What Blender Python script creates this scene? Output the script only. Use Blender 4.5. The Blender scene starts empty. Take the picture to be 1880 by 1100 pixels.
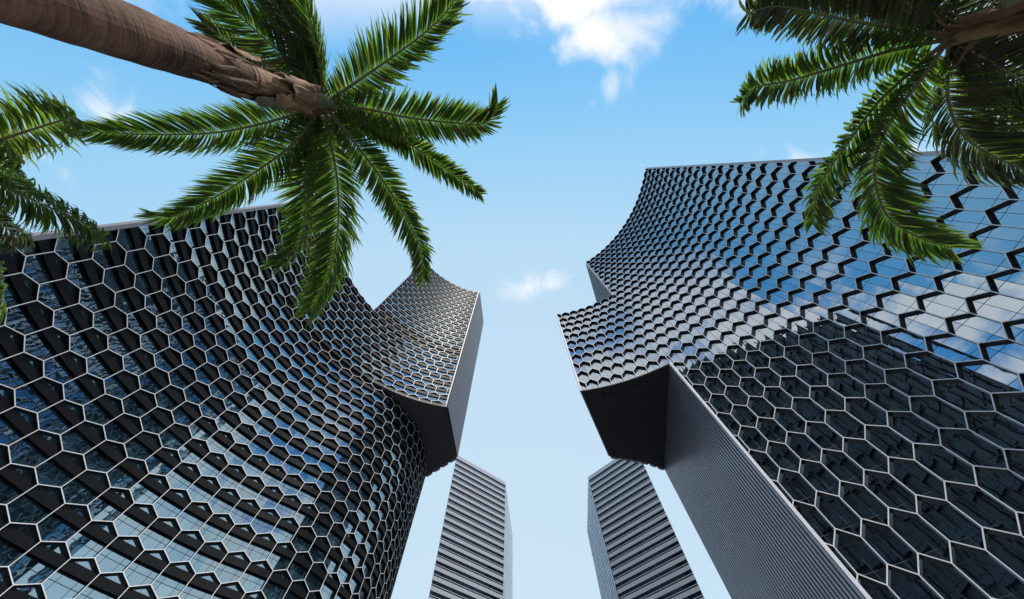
import bpy, math, random
import numpy as np
from mathutils import Vector, noise as mnoise
sc = bpy.context.scene
R = math.radians
random.seed(7)
# ------------------------------------------------------------------ camera
FPX, IMW, IMH = 560.0, 1880.0, 1100.0
PITCH = R(90) - math.atan(228.0 / FPX)
CAMZ = 1.6
cd = bpy.data.cameras.new('camera'); cam = bpy.data.objects.new('camera', cd)
sc.collection.objects.link(cam); sc.camera = cam
cd.sensor_width = 36.0; cd.lens = FPX / IMW * 36.0
cam.location = (0, 0, CAMZ); cam.rotation_euler = (R(90) + PITCH, 0, 0)
cd.clip_start = 0.05; cd.clip_end = 6000
# ------------------------------------------------------------------ world: sky with clouds
SUN_AZ = R(-72)            # direction towards the sun, from +X counter-clockwise
SUN_EL = R(56.5)
w = bpy.data.worlds.new('World'); sc.world = w; w.use_nodes = True
nt = w.node_tree; N = nt.nodes; L = nt.links
for n in list(N): N.remove(n)
out = N.new('ShaderNodeOutputWorld'); bg = N.new('ShaderNodeBackground'); L.new(bg.outputs[0], out.inputs[0])
sky = N.new('ShaderNodeTexSky'); sky.sky_type = 'NISHITA'; sky.sun_disc = False
sky.sun_elevation = SUN_EL; sky.sun_rotation = R(90) - SUN_AZ
sky.air_density = 1.0; sky.dust_density = 1.2; sky.ozone_density = 2.0; sky.altitude = 0
bg.inputs['Strength'].default_value = 0.1
tc = N.new('ShaderNodeTexCoord')
def wmath(op, a=None, b=None, c=None, clamp=False):
    m = N.new('ShaderNodeMath'); m.operation = op; m.use_clamp = clamp
    for i, v in enumerate((a, b, c)):
        if v is None: continue
        if isinstance(v, (int, float)): m.inputs[i].default_value = v
        else: L.new(v, m.inputs[i])
    return m.outputs[0]
sep = N.new('ShaderNodeSeparateXYZ'); L.new(tc.outputs['Generated'], sep.inputs[0])
zc = wmath('MAXIMUM', sep.outputs[2], 0.06)
qx = wmath('DIVIDE', sep.outputs[0], zc); qy = wmath('DIVIDE', sep.outputs[1], zc)
cq = N.new('ShaderNodeCombineXYZ'); L.new(qx, cq.inputs[0]); L.new(qy, cq.inputs[1])
def wnoise(scale, detail, rough, off=0.0, dist=0.0):
    mp_ = N.new('ShaderNodeMapping'); L.new(cq.outputs[0], mp_.inputs[0]); mp_.inputs['Location'].default_value = (off, off * .7, off * .3)
    t = N.new('ShaderNodeTexNoise'); L.new(mp_.outputs[0], t.inputs['Vector'])
    t.inputs['Scale'].default_value = scale; t.inputs['Detail'].default_value = detail
    t.inputs['Roughness'].default_value = rough; t.inputs['Distortion'].default_value = dist
    return t.outputs[0]
n1 = wnoise(5.0, 9, .56, 3.0, .5)
n2 = wnoise(1.7, 7, .55, 11.0, .3)
#        centre x, y, radius x, y, strength   (cloud layer co-ordinates: horizontal distance / height)
CLOUDS = [(0.10, -.52, .36, .17, 1.5), (0.26, -.34, .17, .09, 1.0), (0.27, -.235, .075, .075, .66), (.225, -.19, .03, .03, .5), (-0.02, -.46, .22, .10, 1.1),
          (0.55, -.46, .16, .08, .7), (.12, -.40, .22, .07, .9),
          (0.13, .34, .15, .09, .72), (0.27, .26, .09, .06, .62), (-1.14, -.19, .09, .09, .62), (-1.35, -.05, .12, .10, .3),
          (-0.33, .15, .06, .04, .22),
          (-.15, -.90, .50, .24, 1.5), (-.80, -.76, .45, .17, 1.4), (-1.55, -.70, .40, .17, 1.4), (-1.62, -.10, .20, .10, .9),
          (.95, .22, .28, .24, 1.6), (1.15, .08, .33, .15, 1.3), (.55, -.62, .25, .12, 1.2), (1.5, -1.2, .6, .4, 1.0), (1.55, -.52, .5, .30, 1.3)]
blob = None
for (cx, cy, rx, ry, s) in CLOUDS:
    dx = wmath('DIVIDE', wmath('SUBTRACT', qx, cx), rx); dy = wmath('DIVIDE', wmath('SUBTRACT', qy, cy), ry)
    d2 = wmath('ADD', wmath('MULTIPLY', dx, dx), wmath('MULTIPLY', dy, dy))
    g = wmath('MULTIPLY', wmath('EXPONENT', wmath('MULTIPLY', d2, -1.0)), s)
    blob = g if blob is None else wmath('MAXIMUM', blob, g)
m1 = wmath('MULTIPLY_ADD', wmath('SUBTRACT', n1, .5), 2.3, blob)
mask1 = N.new('ShaderNodeMapRange'); mask1.interpolation_type = 'SMOOTHSTEP'; L.new(m1, mask1.inputs[0])
mask1.inputs[1].default_value = .36; mask1.inputs[2].default_value = 1.15
# gate so that noise alone never makes a cloud inside the clear part of the sky
gate = N.new('ShaderNodeMapRange'); L.new(blob, gate.inputs[0]); gate.inputs[1].default_value = .04; gate.inputs[2].default_value = .3
mk = wmath('MULTIPLY', mask1.outputs[0], gate.outputs[0])
# broken cumulus over the rest of the sky (behind, to the sides and low down)
far = N.new('ShaderNodeMapRange'); far.interpolation_type = 'SMOOTHSTEP'
r2 = wmath('SQRT', wmath('ADD', wmath('MULTIPLY', qx, qx), wmath('MULTIPLY', wmath('SUBTRACT', qy, .35), wmath('SUBTRACT', qy, .35))))
L.new(r2, far.inputs[0]); far.inputs[1].default_value = .62; far.inputs[2].default_value = .8
# keep the strip of sky seen at the left edge of the picture clear
stripe = N.new('ShaderNodeMapRange'); L.new(wmath('ABSOLUTE', wmath('SUBTRACT', qy, -.0)), stripe.inputs[0])
stripe.inputs[1].default_value = .30; stripe.inputs[2].default_value = .5
lft = N.new('ShaderNodeMapRange'); L.new(qx, lft.inputs[0]); lft.inputs[1].default_value = -2.2; lft.inputs[2].default_value = -1.9; lft.inputs[3].default_value = 1; lft.inputs[4].default_value = 0
rgt = N.new('ShaderNodeMapRange'); L.new(qx, rgt.inputs[0]); rgt.inputs[1].default_value = .4; rgt.inputs[2].default_value = .7
st2 = wmath('MAXIMUM', stripe.outputs[0], lft.outputs[0])
fm = N.new('ShaderNodeMapRange'); fm.interpolation_type = 'SMOOTHSTEP'; L.new(n2, fm.inputs[0]); fm.inputs[1].default_value = .47; fm.inputs[2].default_value = .60
mk2 = wmath('MULTIPLY', wmath('MULTIPLY', fm.outputs[0], far.outputs[0]), st2)
fr_ = N.new('ShaderNodeMapRange'); L.new(qy, fr_.inputs[0]); fr_.inputs[1].default_value = -.1; fr_.inputs[2].default_value = .5; fr_.inputs[3].default_value = .9; fr_.inputs[4].default_value = .0
mk2 = wmath('MULTIPLY', mk2, fr_.outputs[0])
up = N.new('ShaderNodeMapRange'); L.new(sep.outputs[2], up.inputs[0]); up.inputs[1].default_value = .0; up.inputs[2].default_value = .06
cm = wmath('MULTIPLY', wmath('MAXIMUM', mk, mk2), up.outputs[0], clamp=True)
# the sky pales from deep blue behind the camera to a milky blue in front, and to bright haze low down
EXPO = 0.3
rampt = N.new('ShaderNodeMapRange'); L.new(sep.outputs[1], rampt.inputs[0]); rampt.inputs[1].default_value = -1; rampt.inputs[2].default_value = 1
ramp = N.new('ShaderNodeValToRGB'); L.new(rampt.outputs[0], ramp.inputs[0])
el = ramp.color_ramp.elements
cols = [(0.0, (.04, .22, .66)), (.24, (.085, .38, .88)), (.34, (.13, .50, .94)), (.46, (.32, .66, .97)), (.60, (.51, .755, .965)), (.75, (.57, .78, .965)), (1.0, (.64, .82, .96))]
el[0].position = 0; el[0].color = (*cols[0][1], 1); el[1].position = 1; el[1].color = (*cols[-1][1], 1)
for p_, c_ in cols[1:-1]:
    e_ = el.new(p_); e_.color = (*c_, 1)
hz = N.new('ShaderNodeMapRange'); L.new(wmath('SUBTRACT', sep.outputs[2], wmath('MULTIPLY', wmath('MAXIMUM', wmath('SUBTRACT', sep.outputs[0], .4), 0.0), .7)), hz.inputs[0]); hz.inputs[1].default_value = .36; hz.inputs[2].default_value = .05; hz.interpolation_type = 'SMOOTHSTEP'
hmix = N.new('ShaderNodeMix'); hmix.data_type = 'RGBA'; L.new(hz.outputs[0], hmix.inputs[0]); L.new(ramp.outputs[0], hmix.inputs[6]); hmix.inputs[7].default_value = (.95, 1.10, 1.22, 1)
scl = N.new('ShaderNodeVectorMath'); scl.operation = 'SCALE'; L.new(hmix.outputs[2], scl.inputs[0]); scl.inputs['Scale'].default_value = 10.0 / 2 ** EXPO
sat = N.new('ShaderNodeMix'); sat.data_type = 'RGBA'; sat.inputs[0].default_value = .93; L.new(sky.outputs[0], sat.inputs[6]); L.new(scl.outputs[0], sat.inputs[7])
mix = N.new('ShaderNodeMix'); mix.data_type = 'RGBA'
L.new(cm, mix.inputs[0]); L.new(sat.outputs[2], mix.inputs[6])
ccol = N.new('ShaderNodeMix'); ccol.data_type = 'RGBA'; L.new(wnoise(6.5, 5, .5, 23.0), ccol.inputs[0])
ccol.inputs[6].default_value = (7.6, 7.8, 8.2, 1); ccol.inputs[7].default_value = (9.4, 9.4, 9.5, 1)
L.new(ccol.outputs[2], mix.inputs[7]); L.new(mix.outputs[2], bg.inputs['Color'])
# ------------------------------------------------------------------ sun
sl = bpy.data.lights.new('sun', 'SUN'); so = bpy.data.objects.new('sun', sl); sc.collection.objects.link(so)
sl.energy = 3.0; sl.angle = R(0.5); sl.color = (1.0, .95, .87)
sd = Vector((math.cos(SUN_AZ) * math.cos(SUN_EL), math.sin(SUN_AZ) * math.cos(SUN_EL), math.sin(SUN_EL)))
so.rotation_euler = sd.to_track_quat('Z', 'Y').to_euler(); so.location = (0, 0, 300)
sc.view_settings.view_transform = 'Standard'; sc.view_settings.look = 'None'
sc.view_settings.exposure = EXPO; sc.view_settings.gamma = 1
sc.cycles.max_bounces = 8; sc.cycles.glossy_bounces = 5; sc.cycles.transparent_max_bounces = 4
# ------------------------------------------------------------------ helpers
def px2q(px, py):
    u = (px - 940.0) / FPX; v = (550.0 - py) / FPX
    d = math.sin(PITCH) + v * math.cos(PITCH)
    return (u / d, (math.cos(PITCH) - v * math.sin(PITCH)) / d)
def tag(o, label=None, cat=None, group=None, kind=None):
    for k, v in (('label', label), ('category', cat), ('group', group), ('kind', kind)):
        if v: o[k] = v
    return o
def empty(name, loc=(0, 0, 0)):
    o = bpy.data.objects.new(name, None); sc.collection.objects.link(o); o.location = loc; return o
class MB:
    """collects polygons into one mesh"""
    def __init__(s): s.v = []; s.f = []; s.m = []; s.uv = []; s.sm = []
    def poly(s, pts, m=0, uv=None, smooth=False):
        b = len(s.v); s.v.extend([tuple(p) for p in pts]); s.f.append(tuple(range(b, b + len(pts)))); s.m.append(m)
        s.uv.extend(uv if uv else [(0, 0)] * len(pts)); s.sm.append(smooth)
    def box8(s, p, m=0):      # p: 4 bottom (ccw), 4 top
        for q in ((3, 2, 1, 0), (4, 5, 6, 7), (0, 1, 5, 4), (1, 2, 6, 5), (2, 3, 7, 6), (3, 0, 4, 7)):
            s.poly([p[i] for i in q], m)
    def build(s, name, mats, parent=None, origin=(0, 0, 0), weld=False):
        me = bpy.data.meshes.new(name)
        me.from_pydata([(x - origin[0], y - origin[1], z - origin[2]) for x, y, z in s.v], [], s.f)
        for m in (mats if isinstance(mats, (list, tuple)) else [mats]): me.materials.append(m)
        me.polygons.foreach_set('material_index', s.m)
        me.polygons.foreach_set('use_smooth', s.sm)
        ul = me.uv_layers.new(name='UVMap'); ul.data.foreach_set('uv', np.array(s.uv, dtype=np.float32).ravel())
        me.update()
        o = bpy.data.objects.new(name, me); sc.collection.objects.link(o)
        if parent: o.parent = parent
        return o
def grid(mb, rows, m=0, closed=False, smooth=True, uvs=None):
    """rows: list of rings of points"""
    for i in range(len(rows) - 1):
        n = len(rows[i])
        for j in range(n if closed else n - 1):
            k = (j + 1) % n
            uv = None
            if uvs: uv = [uvs(i, j), uvs(i, j + 1), uvs(i + 1, j + 1), uvs(i + 1, j)]
            mb.poly([rows[i][j], rows[i][k], rows[i + 1][k], rows[i + 1][j]], m, uv, smooth)
# ------------------------------------------------------------------ materials
def mat(name, col, rough=.5, metal=0.0, spec=.5, ior=None):
    m = bpy.data.materials.new(name); m.use_nodes = True
    b = m.node_tree.nodes['Principled BSDF']
    b.inputs['Base Color'].default_value = (*col, 1); b.inputs['Roughness'].default_value = rough
    b.inputs['Metallic'].default_value = metal; b.inputs['Specular IOR Level'].default_value = spec
    if ior: b.inputs['IOR'].default_value = ior
    return m
def nd(m): return m.node_tree.nodes, m.node_tree.links, m.node_tree.nodes['Principled BSDF']
def mth(NN, LL, op, a, b=None, c=None):
    x = NN.new('ShaderNodeMath'); x.operation = op
    for i, v in enumerate((a, b, c)):
        if v is None: continue
        if isinstance(v, (int, float)): x.inputs[i].default_value = v
        else: LL.new(v, x.inputs[i])
    return x.outputs[0]
def vary(m, scale, amt, coord='Object'):
    """slight dirt and tone variation of the base colour and roughness"""
    NN, LL, b = nd(m); t = NN.new('ShaderNodeTexCoord'); n = NN.new('ShaderNodeTexNoise'); LL.new(t.outputs[coord], n.inputs['Vector'])
    n.inputs['Scale'].default_value = scale; n.inputs['Detail'].default_value = 6
    c = b.inputs['Base Color'].default_value[:3]
    mx = NN.new('ShaderNodeMix'); mx.data_type = 'RGBA'; LL.new(n.outputs[0], mx.inputs[0])
    mx.inputs[6].default_value = tuple(v * (1 - amt) for v in c) + (1,); mx.inputs[7].default_value = tuple(min(1, v * (1 + amt)) for v in c) + (1,)
    LL.new(mx.outputs[2], b.inputs['Base Color']); return m
def glass(name, cell_w, cell_h, ph_s, ph_z, tint, ior, base, wob=.012, tilt=.01, line=.05, hl=(0.0,), dark_line=(.012, .013, .015), spec=.5):
    """reflective facade glass; uv = (metres along the facade, metres up). Joints are thin dark lines,
       each panel tilts a little and is slightly wavy, interiors differ from panel to panel"""
    m = mat(name, base, .015, 0, .5, ior)
    NN, LL, b = nd(m); uv = NN.new('ShaderNodeUVMap'); s = NN.new('ShaderNodeSeparateXYZ'); LL.new(uv.outputs[0], s.inputs[0])
    u = mth(NN, LL, 'DIVIDE', mth(NN, LL, 'SUBTRACT', s.outputs[0], ph_s), cell_w)
    v = mth(NN, LL, 'DIVIDE', mth(NN, LL, 'SUBTRACT', s.outputs[1], ph_z), cell_h)
    fu = mth(NN, LL, 'FRACT', u); fv = mth(NN, LL, 'FRACT', v)
    def ln(f, c, wd):
        d = mth(NN, LL, 'ABSOLUTE', mth(NN, LL, 'SUBTRACT', f, c)); d = mth(NN, LL, 'MINIMUM', d, mth(NN, LL, 'SUBTRACT', 1.0, d))
        return mth(NN, LL, 'LESS_THAN', d, wd)
    lm = ln(fu, 0.0, line / cell_w / 2)
    for h in hl: lm = mth(NN, LL, 'MAXIMUM', lm, ln(fv, h, line / cell_h / 2))
    cb = NN.new('ShaderNodeCombineXYZ'); LL.new(mth(NN, LL, 'FLOOR', u), cb.inputs[0]); LL.new(mth(NN, LL, 'FLOOR', v), cb.inputs[1])
    wn = NN.new('ShaderNodeTexWhiteNoise'); LL.new(cb.outputs[0], wn.inputs['Vector'])
    # interior tone of each panel
    no = NN.new('ShaderNodeTexNoise'); LL.new(uv.outputs[0], no.inputs['Vector']); no.inputs['Scale'].default_value = .35; no.inputs['Detail'].default_value = 3
    mr = NN.new('ShaderNodeMapRange'); LL.new(mth(NN, LL, 'MULTIPLY', wn.outputs[0], no.outputs[0]), mr.inputs[0]); mr.inputs[1].default_value = .1; mr.inputs[2].default_value = .6
    mx = NN.new('ShaderNodeMix'); mx.data_type = 'RGBA'; LL.new(mr.outputs[0], mx.inputs[0])
    mx.inputs[6].default_value = tuple(c * .35 for c in base) + (1,); mx.inputs[7].default_value = tuple(c * 1.9 for c in base) + (1,)
    m2 = NN.new('ShaderNodeMix'); m2.data_type = 'RGBA'; LL.new(lm, m2.inputs[0]); LL.new(mx.outputs[2], m2.inputs[6]); m2.inputs[7].default_value = (*dark_line, 1)
    LL.new(m2.outputs[2], b.inputs['Base Color'])
    b.inputs['Specular Tint'].default_value = (*tint, 1)
    LL.new(mth(NN, LL, 'MULTIPLY_ADD', lm, .5, .012), b.inputs['Roughness'])
    LL.new(mth(NN, LL, 'MULTIPLY_ADD', lm, -.84 * spec, spec), b.inputs['Specular IOR Level'])
    # waviness + tilt
    nz = NN.new('ShaderNodeTexNoise'); LL.new(uv.outputs[0], nz.inputs['Vector']); nz.inputs['Scale'].default_value = .9; nz.inputs['Detail'].default_value = 1.5
    a1 = NN.new('ShaderNodeVectorMath'); a1.operation = 'SUBTRACT'; LL.new(nz.outputs['Color'], a1.inputs[0]); a1.inputs[1].default_value = (.5, .5, .5)
    a2 = NN.new('ShaderNodeVectorMath'); a2.operation = 'SCALE'; LL.new(a1.outputs[0], a2.inputs[0]); a2.inputs['Scale'].default_value = wob * 2
    b1 = NN.new('ShaderNodeVectorMath'); b1.operation = 'SUBTRACT'; LL.new(wn.outputs['Color'], b1.inputs[0]); b1.inputs[1].default_value = (.5, .5, .5)
    b2 = NN.new('ShaderNodeVectorMath'); b2.operation = 'SCALE'; LL.new(b1.outputs[0], b2.inputs[0]); b2.inputs['Scale'].default_value = tilt * 2
    g = NN.new('ShaderNodeNewGeometry')
    s1 = NN.new('ShaderNodeVectorMath'); LL.new(g.outputs['Normal'], s1.inputs[0]); LL.new(a2.outputs[0], s1.inputs[1])
    s2 = NN.new('ShaderNodeVectorMath'); LL.new(s1.outputs[0], s2.inputs[0]); LL.new(b2.outputs[0], s2.inputs[1])
    s3 = NN.new('ShaderNodeVectorMath'); s3.operation = 'NORMALIZE'; LL.new(s2.outputs[0], s3.inputs[0])
    LL.new(s3.outputs[0], b.inputs['Normal'])
    return m
M_white = vary(mat('white_aluminium', (.90, .90, .92), .35), .8, .03)
M_trim = vary(mat('pale_grey_panel', (.55, .53, .56), .45), .6, .08)
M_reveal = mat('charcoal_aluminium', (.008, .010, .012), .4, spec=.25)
M_revealB = mat('shaded_aluminium', (.03, .035, .042), .35)  # sloping inner faces of the grey frame, their shade put into the colour
M_slab = mat('black_soffit_panel', (.003, .0035, .004), .7, spec=.1)
M_beam = mat('dark_bronze_beam', (.006, .0065, .0075), .5, spec=.2)
M_louvre = mat('dark_louvre', (.016, .018, .022), .7, spec=.15)
M_body = mat('dark_core_wall', (.02, .022, .025), .6)
M_soffit = vary(mat('dark_soffit', (.05, .053, .058), .6), .3, .2)
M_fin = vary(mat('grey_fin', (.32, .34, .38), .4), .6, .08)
M_mauve = vary(mat('mauve_grey_panel', (.30, .28, .31), .5), .6, .08)
M_soffitA = vary(mat('slate_soffit', (.10, .108, .12), .6), .3, .15)
M_joint = mat('black_joint', (.006, .006, .007), .8)
M_roof = mat('roof_gravel', (.3, .3, .3), .9)
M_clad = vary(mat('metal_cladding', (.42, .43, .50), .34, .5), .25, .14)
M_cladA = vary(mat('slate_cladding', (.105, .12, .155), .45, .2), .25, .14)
M_trough = vary(mat('shaded_trough', (.016, .017, .022), .5), .25, .2)  # wall behind the ribs, coloured darker to stand in for shade
M_bolt = mat('amber_bulb', (.9, .5, .1), .4)
M_red = mat('red_lens', (.7, .02, .02), .3)
# ------------------------------------------------------------------ facade curves
class Curve:
    def __init__(s, pts):             # dense polyline; the building lies to the given side
        s.p = np.array(pts, float); d = np.hypot(*(s.p[1:] - s.p[:-1]).T); s.s = np.concatenate([[0], np.cumsum(d)])
        t = np.gradient(s.p, axis=0); t /= np.hypot(t[:, 0], t[:, 1])[:, None]; s.t = t
        s.n = np.stack([-t[:, 1], t[:, 0]], 1)
    def at(s, a, off=0.0, z=0.0):     # off > 0: into the building
        x = np.interp(a, s.s, s.p[:, 0]); y = np.interp(a, s.s, s.p[:, 1])
        nx = np.interp(a, s.s, s.n[:, 0]); ny = np.interp(a, s.s, s.n[:, 1])
        return (x + s.side * nx * off, y + s.side * ny * off, z)
def arc(cx, cy, r, a0, a1, n=240):
    return [(cx + r * math.cos(a0 + (a1 - a0) * i / n), cy + r * math.sin(a0 + (a1 - a0) * i / n)) for i in range(n + 1)]
def catmull(P, n=24):
    o = []
    for i in range(1, len(P) - 2):
        p0, p1, p2, p3 = [np.array(q, float) for q in P[i - 1:i + 3]]
        for k in range(n):
            t = k / n
            o.append(tuple(.5 * ((2 * p1) + (-p0 + p2) * t + (2 * p0 - 5 * p1 + 4 * p2 - p3) * t * t + (-p0 + 3 * p1 - 3 * p2 + p3) * t ** 3)))
    o.append(tuple(P[-2])); return o
def clip_poly(P, a, b, c):            # keep a*x + b*y <= c
    o = []
    for i in range(len(P)):
        p, q = P[i], P[(i + 1) % len(P)]; dp = a * p[0] + b * p[1] - c; dq = a * q[0] + b * q[1] - c
        if dp <= 0: o.append(p)
        if (dp < 0 < dq) or (dq < 0 < dp):
            t = dp / (dp - dq); o.append((p[0] + (q[0] - p[0]) * t, p[1] + (q[1] - p[1]) * t))
    return o
def area(P): return .5 * sum(P[i][0] * P[(i + 1) % len(P)][1] - P[(i + 1) % len(P)][0] * P[i][1] for i in range(len(P)))
def clean(P):
    o = []
    for p in P:
        if not o or math.hypot(p[0] - o[-1][0], p[1] - o[-1][1]) > 1e-4: o.append(p)
    if len(o) > 1 and math.hypot(o[0][0] - o[-1][0], o[0][1] - o[-1][1]) < 1e-4: o.pop()
    return o
def inset(P, h):
    L_ = []
    for i in range(len(P)):
        p, q = P[i], P[(i + 1) % len(P)]; dx, dy = q[0] - p[0], q[1] - p[1]; l = math.hypot(dx, dy)
        L_.append((p[0] - dy / l * h, p[1] + dx / l * h, dx / l, dy / l))
    o = []
    for i in range(len(P)):
        x1, y1, a1, b1 = L_[i - 1]; x2, y2, a2, b2 = L_[i]; d = a1 * b2 - b1 * a2
        if abs(d) < 1e-6: o.append((x2, y2)); continue
        t = ((x2 - x1) * b2 - (y2 - y1) * a2) / d; o.append((x1 + a1 * t, y1 + b1 * t))
    return o
def hexcells(curve, S0, wd, Z0, pitch, side, zones, skip=None):
    """zones: list of (s0, s1, z0, z1, clip_top); returns clipped convex polygons in facade (s, z) space"""
    rise = pitch - side; cells = []
    for (s0, s1, z0, z1, ctop) in zones:
        r0 = int(math.floor((z0 - Z0) / pitch)) - 1; r1 = int(math.ceil((z1 - Z0) / pitch)) + 1
        for r in range(r0, r1 + 1):
            zc_ = Z0 + r * pitch; offs = .5 * (r % 2)
            k0 = int(math.floor((s0 - S0) / wd)) - 2; k1 = int(math.ceil((s1 - S0) / wd)) + 2
            for k in range(k0, k1):
                c = S0 + (k + offs) * wd
                P = [(c - wd / 2, zc_ - side / 2), (c, zc_ - side / 2 - rise), (c + wd / 2, zc_ - side / 2), (c + wd / 2, zc_ + side / 2), (c, zc_ + side / 2 + rise), (c - wd / 2, zc_ + side / 2)]
                P = clip_poly(P, -1, 0, -s0); P = clip_poly(P, 1, 0, s1) if P else P
                P = clip_poly(P, 0, -1, -z0) if P else P
                if ctop or zc_ > z1: P = clip_poly(P, 0, 1, z1) if P else P
                if not ctop and zc_ > z1 - .0: continue
                P = clean(P) if P else P
                if len(P) < 3 or area(P) < .35: continue
                cells.append((P, c, zc_))
    return cells
def ring(mb, cv, P, hw, depth, sub=1):
    Q = inset(P, hw)
    if area(Q) < .12: return None
    n = len(P)
    for i in range(n):
        j = (i + 1) % n
        mb.poly([cv.at(P[i][0], 0, P[i][1]), cv.at(P[j][0], 0, P[j][1]), cv.at(Q[j][0], 0, Q[j][1]), cv.at(Q[i][0], 0, Q[i][1])], 0)
        # white lip turned 4 cm into the opening, then the dark lining
        mb.poly([cv.at(Q[i][0], 0, Q[i][1]), cv.at(Q[j][0], 0, Q[j][1]), cv.at(Q[j][0], .03, Q[j][1]), cv.at(Q[i][0], .03, Q[i][1])], 0)
        vert = abs(P[i][0] - P[j][0]) < 1e-3
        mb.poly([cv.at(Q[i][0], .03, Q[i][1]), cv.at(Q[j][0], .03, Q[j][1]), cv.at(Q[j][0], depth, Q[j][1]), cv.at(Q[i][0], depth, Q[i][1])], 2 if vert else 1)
    return Q
def panes(mb, cv, Q, c, depth, mi=0):
    for (a, b_) in ((1, c), (-1, -c)):
        H = clip_poly(Q, a, 0, b_)
        if H: H = clean(H)
        if H and len(H) >= 3 and area(H) > .01:
            # flat half-panel: a plane through its two vertical ends
            s0 = min(p[0] for p in H); s1 = max(p[0] for p in H)
            if s1 - s0 < .02: continue
            A = cv.at(s0, depth); B = cv.at(s1, depth)
            f = lambda p: (A[0] + (B[0] - A[0]) * (p[0] - s0) / (s1 - s0), A[1] + (B[1] - A[1]) * (p[0] - s0) / (s1 - s0), p[1])
            mb.poly([f(p) for p in H], mi, [tuple(p) for p in H])
def proj(p):
    X, Y, Z = p[0], p[1], p[2] - CAMZ
    r = X; up_ = -Y * math.sin(PITCH) + Z * math.cos(PITCH); fw = Y * math.cos(PITCH) + Z * math.sin(PITCH)
    if fw < .01: return None
    return 940 + FPX * r / fw, 550 - FPX * up_ / fw
def facade(root, sets, mats_frame, m_glass, hw, lim=100, louvre=lambda c, z: False):
    """sets: list of (curve, cells, depth). The cells that show largest become parts, the rest one part"""
    allc = []
    for cv, cells, dep in sets:
        for (P, c, z) in cells:
            pp = [proj(cv.at(p[0], 0, p[1])) for p in P]
            a = 0
            if all(pp):
                cx = sum(p[0] for p in pp) / len(pp); cy = sum(p[1] for p in pp) / len(pp)
                if -10 < cx < 1890 and -10 < cy < 1110: a = abs(area(pp))
            allc.append((a, cv, P, c, z, dep))
    allc.sort(key=lambda t: -t[0])
    rf = MB(); rp = MB()
    for i, (a, cv, P, c, z, dep) in enumerate(allc):
        if i < lim:
            f = MB(); g = MB(); Q = ring(f, cv, P, hw, dep)
            if Q is None: continue
            panes(g, cv, Q, c, dep - .02, int(louvre(c, z)))
            fo = f.build('window', mats_frame, root); g.build('pane', m_glass, fo)
        else:
            Q = ring(rf, cv, P, hw, dep)
            if Q: panes(rp, cv, Q, c, dep - .02, int(louvre(c, z)))
    fo = tag(rf.build('window', mats_frame, root), kind='stuff'); tag(rp.build('pane', m_glass, fo), kind='stuff')
def prism(mb, poly, z0, z1, m=0, mt=None, mbm=None, caps=True):
    n = len(poly)
    for i in range(n):
        a, b_ = poly[i], poly[(i + 1) % n]
        mb.poly([(*a, z0), (*b_, z0), (*b_, z1), (*a, z1)], m)
    if caps:
        mb.poly([(*p, z1) for p in poly], m if mt is None else mt); mb.poly([(*p, z0) for p in reversed(poly)], m if mbm is None else mbm)
def strip_box(mb, cv, s0, s1, z0, z1, o0, o1, step=2.0, mats=(0, 0, 0)):
    """curved box along a facade: mats = front, bottom, top"""
    n = max(1, int(round((s1 - s0) / step)))
    S = [s0 + (s1 - s0) * i / n for i in range(n + 1)]
    for i in range(n):
        a, b_ = S[i], S[i + 1]
        f0, f1 = cv.at(a, o0), cv.at(b_, o0); k0, k1 = cv.at(a, o1), cv.at(b_, o1)
        Z = lambda p, z: (p[0], p[1], z)
        mb.poly([Z(f0, z0), Z(f1, z0), Z(f1, z1), Z(f0, z1)], mats[0])
        mb.poly([Z(f0, z0), Z(k0, z0), Z(k1, z0), Z(f1, z0)], mats[1])
        mb.poly([Z(f0, z1), Z(f1, z1), Z(k1, z1), Z(k0, z1)], mats[2])
    for a in (s0, s1):
        f, k = cv.at(a, o0), cv.at(a, o1)
        mb.poly([(f[0], f[1], z0), (k[0], k[1], z0), (k[0], k[1], z1), (f[0], f[1], z1)], mats[0])
def ribbed_wall(name, root, p0, p1, z0, z1, spacing, m_clad, out_sign, rib_d=.38, rib_w=.46, joints=(4.6, 1.5)):
    """flat wall from plan point p0 to p1 clad with vertical ribs; dark horizontal joints between them"""
    mb = MB(); p0 = np.array(p0, float); p1 = np.array(p1, float); l = np.hypot(*(p1 - p0)); t = (p1 - p0) / l; n = np.array([-t[1], t[0]]) * out_sign
    P = lambda a, o, z: (*(p0 + t * a + n * o), z)
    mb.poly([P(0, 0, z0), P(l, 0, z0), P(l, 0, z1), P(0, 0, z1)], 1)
    k = int(l / spacing); sp = l / k
    for i in range(k):
        a = i * sp + .04; b_ = a + rib_w
        mb.poly([P(a, rib_d, z0), P(b_, rib_d, z0), P(b_, rib_d, z1), P(a, rib_d, z1)], 0)
        mb.poly([P(a, 0, z0), P(a, rib_d, z0), P(a, rib_d, z1), P(a, 0, z1)], 0)
        mb.poly([P(b_, rib_d, z0), P(b_, 0, z0), P(b_, 0, z1), P(b_, rib_d, z1)], 0)
        mb.poly([P(a, 0, z0), P(b_, 0, z0), P(b_, rib_d, z0), P(a, rib_d, z0)], 0)
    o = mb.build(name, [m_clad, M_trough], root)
    # horizontal joints in the troughs
    jb = MB(); z = z0 + joints[1]
    while z < z1 - .3:
        jb.box8([P(0, .0, z), P(l, .0, z), P(l, .05, z), P(0, .05, z), P(0, 0, z + .22), P(l, 0, z + .22), P(l, .05, z + .22), P(0, .05, z + .22)], 0)
        z += joints[0]
    jb.build('joint', [M_joint], o)
    return o
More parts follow.
